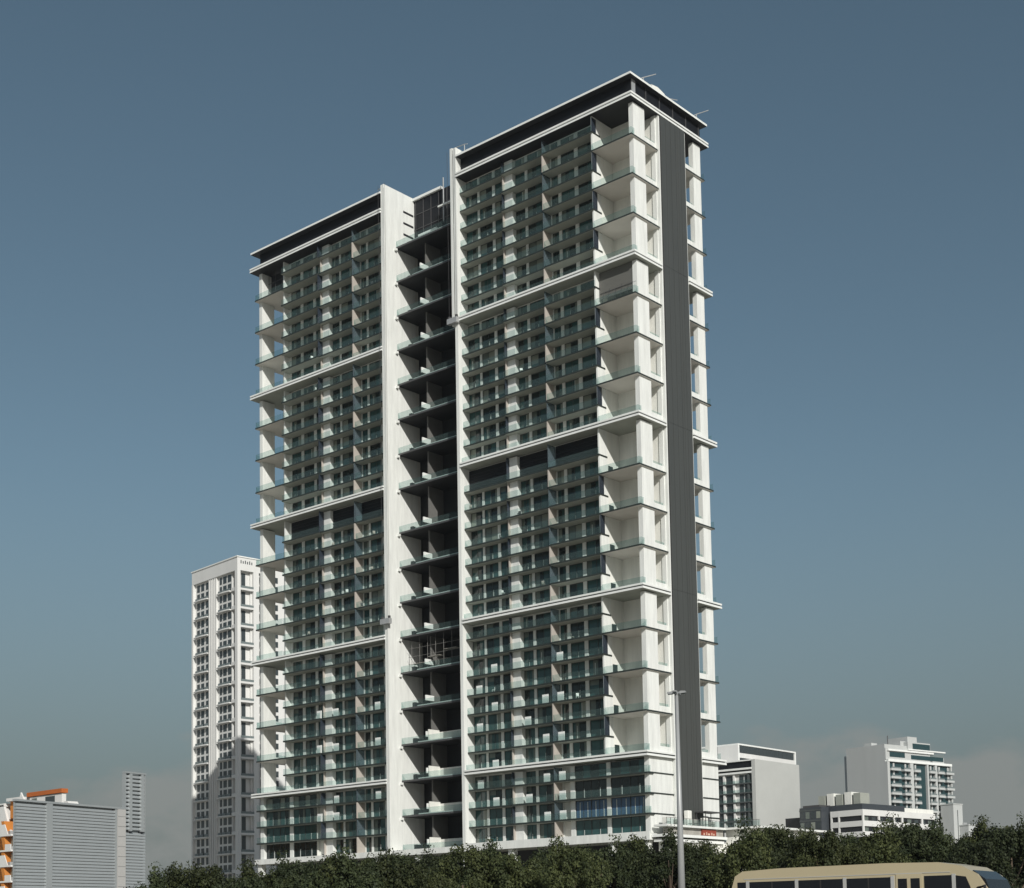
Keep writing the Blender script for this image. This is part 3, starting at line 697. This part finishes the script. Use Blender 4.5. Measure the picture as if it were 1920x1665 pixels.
# ------------------------------------------------------------------ orange and white apartment house, far left
mat('orange', (0.50, 0.19, 0.035), 0.75, 0.1, 0.4); mat('orange_roof', (0.42, 0.11, 0.02), 0.7, 0.1, 0.4)
oh = thing('orange_house', 'white apartment house with orange walls and slanted white balconies, cut by the left edge', 'building', (142.145-203.2*280/230, -197.088+128.1*280/230, 0))
obj('wall', bx(-40, -5, 1.5, 6, 0, 24.5, 'orange'), oh)
obj('wall', bx(-14.5, 0, .0, 1.5, 0, 25.8, 'far_white'), oh)
obj('penthouse_wall', bx(-12.4, -1.2, .8, 1.7, 25.8, 28.2, 'far_white'), oh)
obj('penthouse_roof', bx(-13.0, -.9, .5, 1.9, 28.3, 29.1, 'orange_roof'), oh)
obj('window', bx(-6.8, -3.6, .73, .8, 26.2, 27.9, 'far_glass'), oh); obj('window', bx(-11.6, -9.8, .73, .8, 26.0, 27.9, 'win_curtain'), oh)
obj('gable', MB().prism([(-15.5, 25.0), (-10.2, 25.0), (-11.6, 26.4), (-13.8, 29.2)], 'y', -.3, .0, 'far_white'), oh)
obj('parapet', MB().prism([(-.9, 24.0), (3.2, 23.6), (2.6, 24.6), (.6, 26.6), (-.6, 26.6)], 'y', .8, 3.0, 'far_white'), oh)
obj('roof_edge', bx(-19.2, -13.7, -.2, 8, 27.8, 28.4, 'far_white'), oh); obj('roof_edge', bx(-28, -20.0, -.2, 8, 26.9, 27.5, 'far_white'), oh)
obj('roof_wall', bx(-19.0, -15.0, .6, 8, 24.5, 27.8, 'orange'), oh); obj('roof_wall', bx(-28, -20.5, .6, 8, 24.5, 26.9, 'far_white'), oh)
obj('roof_wing', MB().prism([(-26.0, 21.5), (-16.6, 21.5), (-18.0, 22.3), (-20.2, 27.2), (-26.0, 27.2)], 'y', -.2, .3, 'far_white'), oh)
for i in range(7):
    z = 18.3-i*3.0
    obj('balcony_slab', bx(-30, -15.6, -1.2, 1.5, z+2.6, z+2.9, 'far_white'), oh)
    x = -18.6 if i % 2 else -16.8
    obj('balcony_front', MB().prism([(-28, z+2.9), (x, z+2.9), (x-1.2, z+4.9), (-28, z+4.7)], 'y', -1.2, -1.05, 'far_white'), oh) if i % 2 == 0 else obj('balcony_front', bx(-17.8, -15.7, -1.2, -1.05, z+2.9, z+4.0, 'far_white'), oh)
    obj('orange_fin', MB().prism([(-18.6, z+2.9), (-17.4, z+2.9), (-18.6, z+5.6), (-19.6, z+5.6)], 'y', -1.0, 1.5, 'orange'), oh)
    obj('window', bx(-22.6, -20.6, 1.4, 1.5, z+.3, z+2.4, 'far_glass'), oh); obj('window', bx(-17.4, -15.9, -.12, .0 if False else -.02, z+.5, z+2.3, 'win_curtain'), oh)
    obj('air_unit', bx(-17.6+.5*(i % 2), -16.7+.5*(i % 2), -.7, -.1, z+2.92, z+3.6, 'metal'), oh)

# ------------------------------------------------------------------ street lamp
mat('lamp_grey', (0.33, 0.34, 0.34), 0.45, 0.08, 0.5, metal=0.2)
lp = thing('street_lamp', 'tall grey street lamp with a cross-shaped head in front of the tower', 'street lamp', (99.3, -135.0, 0))
obj('pole', MB().tube([(0, 0, .3), (0, 0, 12.7)], [.20, .085], 'lamp_grey', 14), lp, smooth=True)
obj('base_plate', MB().tube([(0, 0, 0), (0, 0, .3)], .32, 'lamp_grey', 12), lp)
for k, a in enumerate((20, 110, 200, 290)):
    d = Vector((math.cos(R(a)), math.sin(R(a)), 0)); n_ = Vector((-d.y, d.x, 0))
    hd = obj('lamp_head', MB().prism([(.14, 12.82), (.2, 12.78), (.46, 12.80), (.50, 12.84), (.45, 12.90), (.2, 12.91)], 'y', -.09, .09, 'lamp_grey'), lp, (0, 0, 0), R(a)); bevel(hd, .015)
    obj('arm', MB().tube([(0, 0, 12.72), tuple(d*.18+Vector((0, 0, 12.84)))], .035, 'lamp_grey', 6), lp)
    obj('lens', bx(.22, .44, -.07, .07, 12.765, 12.79, 'win_dark'), hd)

# ------------------------------------------------------------------ minibus
mat('cream', (0.45, 0.385, 0.25), 0.35, 0.04, 0.6, coat=0.3); mat('bus_trim', (0.40, 0.40, 0.38), 0.5); mat('bus_glass', (0.012, 0.014, 0.017), 0.12, spec=0.25); mat('rubber', (0.02, 0.02, 0.02), 0.8); mat('lampglass', (0.7, 0.7, 0.65), 0.2)
bus = thing('minibus', 'cream minibus with dark windows passing on the road at lower right', 'bus', (119.15, -161.5, 0.004), R(6.07))
L = 7.55; Wb = 2.05
# body: side outline extruded over the width; near side at y=0
prof = [(.0, .45), (.02, 1.2), (.10, 2.05), (.22, 2.42), (.45, 2.55), (1.6, 2.60), (4.6, 2.62), (6.0, 2.59), (6.6, 2.48), (7.0, 2.25), (7.25, 1.85), (7.45, 1.35), (7.55, 1.0), (7.55, .45)]
body = MB(); body.prism(prof, 'y', 0, Wb, 'cream')
bo = obj('body', body, bus); bevel(bo, .11, 3)
wz0, wz1 = 1.40, 2.25
for a, bb in ((.30, .56), (.66, 2.02), (2.12, 3.40), (3.50, 4.72), (5.62, 6.34)):
    wd = obj('window', bx(a, bb, -.012, .02, wz0, wz1, 'bus_glass'), bus)
    if bb-a > 1: obj('window_bar', bx((a+bb)/2-.02, (a+bb)/2+.02, -.02, -.012, wz0, wz1, 'rubber'), wd)
    if bb-a < 1.3 or True: obj('window_post', bx(bb, bb+.10, -.016, .02, wz0-.03, wz1+.03, 'bus_trim'), bus)
obj('front_quarter_window', MB().prism([(6.44, 1.40), (7.02, 1.40), (6.70, 2.2), (6.44, 2.24)], 'y', -.012, .02, 'bus_glass'), bus)
dr = obj('door', bx(4.86, 5.56, -.014, .02, .5, 2.32, 'cream'), bus)
for a, bb in ((4.92, 5.16), (5.26, 5.50)): obj('door_pane', bx(a, bb, -.022, -.014, 1.1, 2.2, 'bus_glass'), dr)
obj('windscreen', MB().prism([(6.80, 2.30), (7.08, 2.08), (7.34, 1.5), (7.40, 1.5), (7.16, 2.13), (6.86, 2.36)], 'y', .1, Wb-.1, 'bus_glass'), bus)
for y in (-.02, Wb-.2):
    for x in (1.5, 6.3):
        wh = obj('wheel', MB().tube([(x, y, .38), (x, y+.24, .38)], .38, 'rubber', 20), bus)
        obj('rim', MB().tube([(x, y-.01, .38), (x, y+.0, .38)], .22, 'bus_trim', 14), wh)
obj('bumper', bx(7.5, 7.66, .05, Wb-.05, .4, .75, 'bus_trim'), bus)
for y in (.15, Wb-.5): obj('headlight', bx(7.52, 7.58, y, y+.35, .82, 1.05, 'lampglass'), bus)
obj('mirror', MB().tube([(7.0, -.02, 1.9), (7.25, -.25, 1.95), (7.25, -.25, 1.6)], .04, 'rubber', 6), bus)
for x in (.62, 2.07, 3.45, 4.80): obj('panel_seam', bx(x, x+.012, -.006, .01, .5, 1.34, 'rubber'), bus)
obj('side_stripe', bx(.08, 7.4, -.008, .01, 1.02, 1.10, 'bus_trim'), bus)
obj('roof_rail', bx(.5, 6.3, -.010, .01, 2.32, 2.34, 'bus_trim'), bus)

# ------------------------------------------------------------------ trees along the road
def leaf_mat(name, a, b_):
    mt = bpy.data.materials.new(name); mt.use_nodes = True; t = mt.node_tree; b = t.nodes['Principled BSDF']
    g_ = t.nodes.new('ShaderNodeNewGeometry'); oi = t.nodes.new('ShaderNodeObjectInfo'); tc_ = t.nodes.new('ShaderNodeTexCoord')
    n = t.nodes.new('ShaderNodeTexNoise'); n.inputs['Scale'].default_value = 0.9; n.inputs['Detail'].default_value = 2
    t.links.new(tc_.outputs['Object'], n.inputs['Vector'])
    ad = t.nodes.new('ShaderNodeMath'); ad.operation = 'MULTIPLY_ADD'; ad.inputs[1].default_value = 0.45
    nr = t.nodes.new('ShaderNodeMapRange'); nr.inputs[1].default_value = 0.35; nr.inputs[2].default_value = 0.68; nr.inputs[3].default_value = -0.1; nr.inputs[4].default_value = 0.55
    t.links.new(n.outputs[0], nr.inputs[0]); t.links.new(g_.outputs['Random Per Island'], ad.inputs[0]); t.links.new(nr.outputs[0], ad.inputs[2])
    mx = t.nodes.new('ShaderNodeMix'); mx.data_type = 'RGBA'; mx.inputs[6].default_value = (*a, 1); mx.inputs[7].default_value = (*b_, 1)
    t.links.new(ad.outputs[0], mx.inputs[0])
    hv = t.nodes.new('ShaderNodeHueSaturation'); vr = t.nodes.new('ShaderNodeMapRange'); vr.inputs[3].default_value = 0.75; vr.inputs[4].default_value = 1.2
    t.links.new(oi.outputs['Random'], vr.inputs[0]); t.links.new(vr.outputs[0], hv.inputs['Value']); t.links.new(mx.outputs[2], hv.inputs['Color']); t.links.new(hv.outputs[0], b.inputs['Base Color'])
    b.inputs['Roughness'].default_value = 0.65; b.inputs['Specular IOR Level'].default_value = 0.2
    MATS[name] = mt
leaf_mat('leaf', (0.020, 0.028, 0.011), (0.066, 0.076, 0.026))
leaf_mat('leaf_dark', (0.016, 0.024, 0.011), (0.048, 0.060, 0.024))
mat('bark', (0.12, 0.09, 0.065), 0.9, 0.3, 2.0, bump=0.4)
def crown_mesh(seed, rx, rz, nlump, nleaf, mt):
    rnd = random.Random(seed); b = MB(); k = b.mi(mt)
    cl = []
    for _ in range(nlump):
        th = rnd.uniform(0, 2*math.pi); u = rnd.uniform(-.8, 1); q = math.sqrt(max(0, 1-u*u)); rr = rnd.uniform(.55, .86)
        c = Vector((rx*q*math.cos(th)*rr, rx*q*math.sin(th)*rr, rz*u*rr)); lr = rnd.uniform(.20, .36)*rx
        for _ in range(9):
            d = Vector((rnd.gauss(0, 1), rnd.gauss(0, 1), rnd.gauss(.3, 1))).normalized()
            cl.append((c + d*lr*rnd.uniform(.5, .95), lr*rnd.uniform(.35, .6)))
    for c, cr in cl:
        for _ in range(nleaf):
            d = Vector((rnd.gauss(0, 1), rnd.gauss(0, 1), rnd.gauss(0, 1))).normalized()
            p = c + d*cr*(rnd.uniform(.7, 1.15) if rnd.random() < .85 else rnd.uniform(.3, 1.2))
            nrm = (d + Vector((rnd.gauss(0, .5), rnd.gauss(0, .5), rnd.gauss(.25, .5)))).normalized()
            t1 = nrm.orthogonal().normalized(); t2 = nrm.cross(t1); a = rnd.uniform(0, 6.28)
            e1 = t1*math.cos(a)+t2*math.sin(a); e2 = nrm.cross(e1); s1 = rnd.uniform(.06, .125); s2 = s1*.62
            i = len(b.v)
            b.v += [tuple(p-e1*s1), tuple(p+e2*s2), tuple(p+e1*s1), tuple(p-e2*s2)]
            b.f.append((i, i+1, i+2, i+3)); b.m.append(k)
    return b.mesh('crown')
CR = [crown_mesh(s, 3.0, 2.7, 32, 72, 'leaf' if s % 2 else 'leaf_dark') for s in range(6)]
def trunk_mesh(seed):
    rnd = random.Random(seed); b = MB()
    b.tube([(0, 0, 0), (.05, .03, 1.2), (0, .06, 2.6), (.05, 0, 4.2)], [.24, .19, .16, .07], 'bark', 9)
    for k in range(6):
        a = rnd.uniform(0, 6.28); z = rnd.uniform(1.6, 2.8); r_ = rnd.uniform(1.2, 2.2)
        b.tube([(0, .04, z), (r_*.5*math.cos(a), r_*.5*math.sin(a), z+.9), (r_*math.cos(a), r_*math.sin(a), z+1.9)], [.10, .07, .03], 'bark', 6)
    return b.mesh('trunk')
TRK = [trunk_mesh(s) for s in range(3)]
TREES = [(43.2, -125.9, 5.9), (38.5, -118.6, 7.5), (45.1, -119.4, 5.9), (41.6, -113.7, 6.8), (43.1, -111.6, 7.5), (56.8, -120.4, 6.9), (59.0, -120.5, 6.7), (43.9, -103.0, 8.4), (56.6, -113.4, 7.3), (58.0, -113.1, 7.0), (44.8, -96.4, 8.7), (56.9, -105.4, 8.4), (51.8, -96.2, 9.1), (60.1, -102.3, 8.2), (59.3, -97.0, 8.4), (69.5, -106.3, 8.1), (63.0, -93.9, 8.6), (61.6, -86.5, 9.2), (69.0, -92.8, 8.9), (66.7, -86.8, 9.0), (69.6, -86.8, 7.8), (80.7, -99.7, 7.9), (71.4, -82.0, 9.9), (75.2, -84.9, 9.3), (80.4, -91.2, 8.1), (85.7, -96.6, 8.5), (75.7, -74.3, 9.4), (82.8, -82.7, 8.9), (81.3, -74.9, 9.9), (80.4, -69.8, 10.0), (83.3, -73.3, 9.6), (82.7, -66.2, 9.3), (90.1, -79.2, 7.8), (86.7, -67.2, 9.9), (91.7, -76.0, 9.1), (87.3, -61.7, 9.5)]
where = ['at the far left, beside the louvred screen', 'below the pale background tower', 'at the left foot of the pale tower', 'under the left end of the big tower', 'below the leftmost balconies', 'under the left wing', 'under the left wing, further right', 'in front of the middle of the left wing', 'left of the dark recess', 'below the dark recess, left side', 'below the dark recess', 'right under the white fin of the recess', 'below the first balcony column of the right wing', 'below the right wing, second from the recess', 'below the middle of the right wing', 'below the blue-tinted windows', 'below the right corner windows', 'left of the lamp post', 'directly behind the lamp post', 'just right of the lamp post', 'below the podium terrace', 'right of the red sign', 'under the glazed face of the white block', 'under the plain white block', 'at the right foot of the white block, above the bus tail', 'below the dark glazed block', 'left of the banded office', 'in front of the banded office', 'tallest below the far hotel', 'below the far hotel, right of the tallest', 'at the right foot of the far hotel', 'right of the far hotel', 'above the bus front', 'dark and tall near the right edge', 'second from the right edge', 'cut by the right edge']
for k, (x, y, h) in enumerate(TREES):
    s = random.uniform(.92, 1.12)
    if 9 < k < 17: h -= .35
    t = thing('ficus_tree', 'dense dark green tree ' + where[k], 'tree', (x, y, 0), random.uniform(0, 6.28), 'row of dense trees along the road')
    rz = 2.7*s*1.3
    obj('trunk', TRK[k % 3], t, (0, 0, 0), 0, (1, 1, (h-rz)/3.9))
    obj('crown', CR[k % 6], t, (0, 0, h-rz-.05), random.uniform(0, 6.28), (s*1.05, s*1.05, s*1.3))

# ------------------------------------------------------------------ thin dusty air
hz = MB(); hz.box(-420, 260, -230, 520, -1.5, 150.5, 'white')
ho_ = obj('haze', hz); ho_['kind'] = 'stuff'; ho_.data.materials.clear()
hm = bpy.data.materials.new('haze'); hm.use_nodes = True; hm.node_tree.nodes.clear()
pvn = hm.node_tree.nodes.new('ShaderNodeVolumePrincipled'); mo = hm.node_tree.nodes.new('ShaderNodeOutputMaterial')
pvn.inputs['Color'].default_value = (0.86, 0.92, 0.95, 1); pvn.inputs['Density'].default_value = 0.00006; pvn.inputs['Anisotropy'].default_value = 0.2
hm.node_tree.links.new(pvn.outputs[0], mo.inputs['Volume']); ho_.data.materials.append(hm)
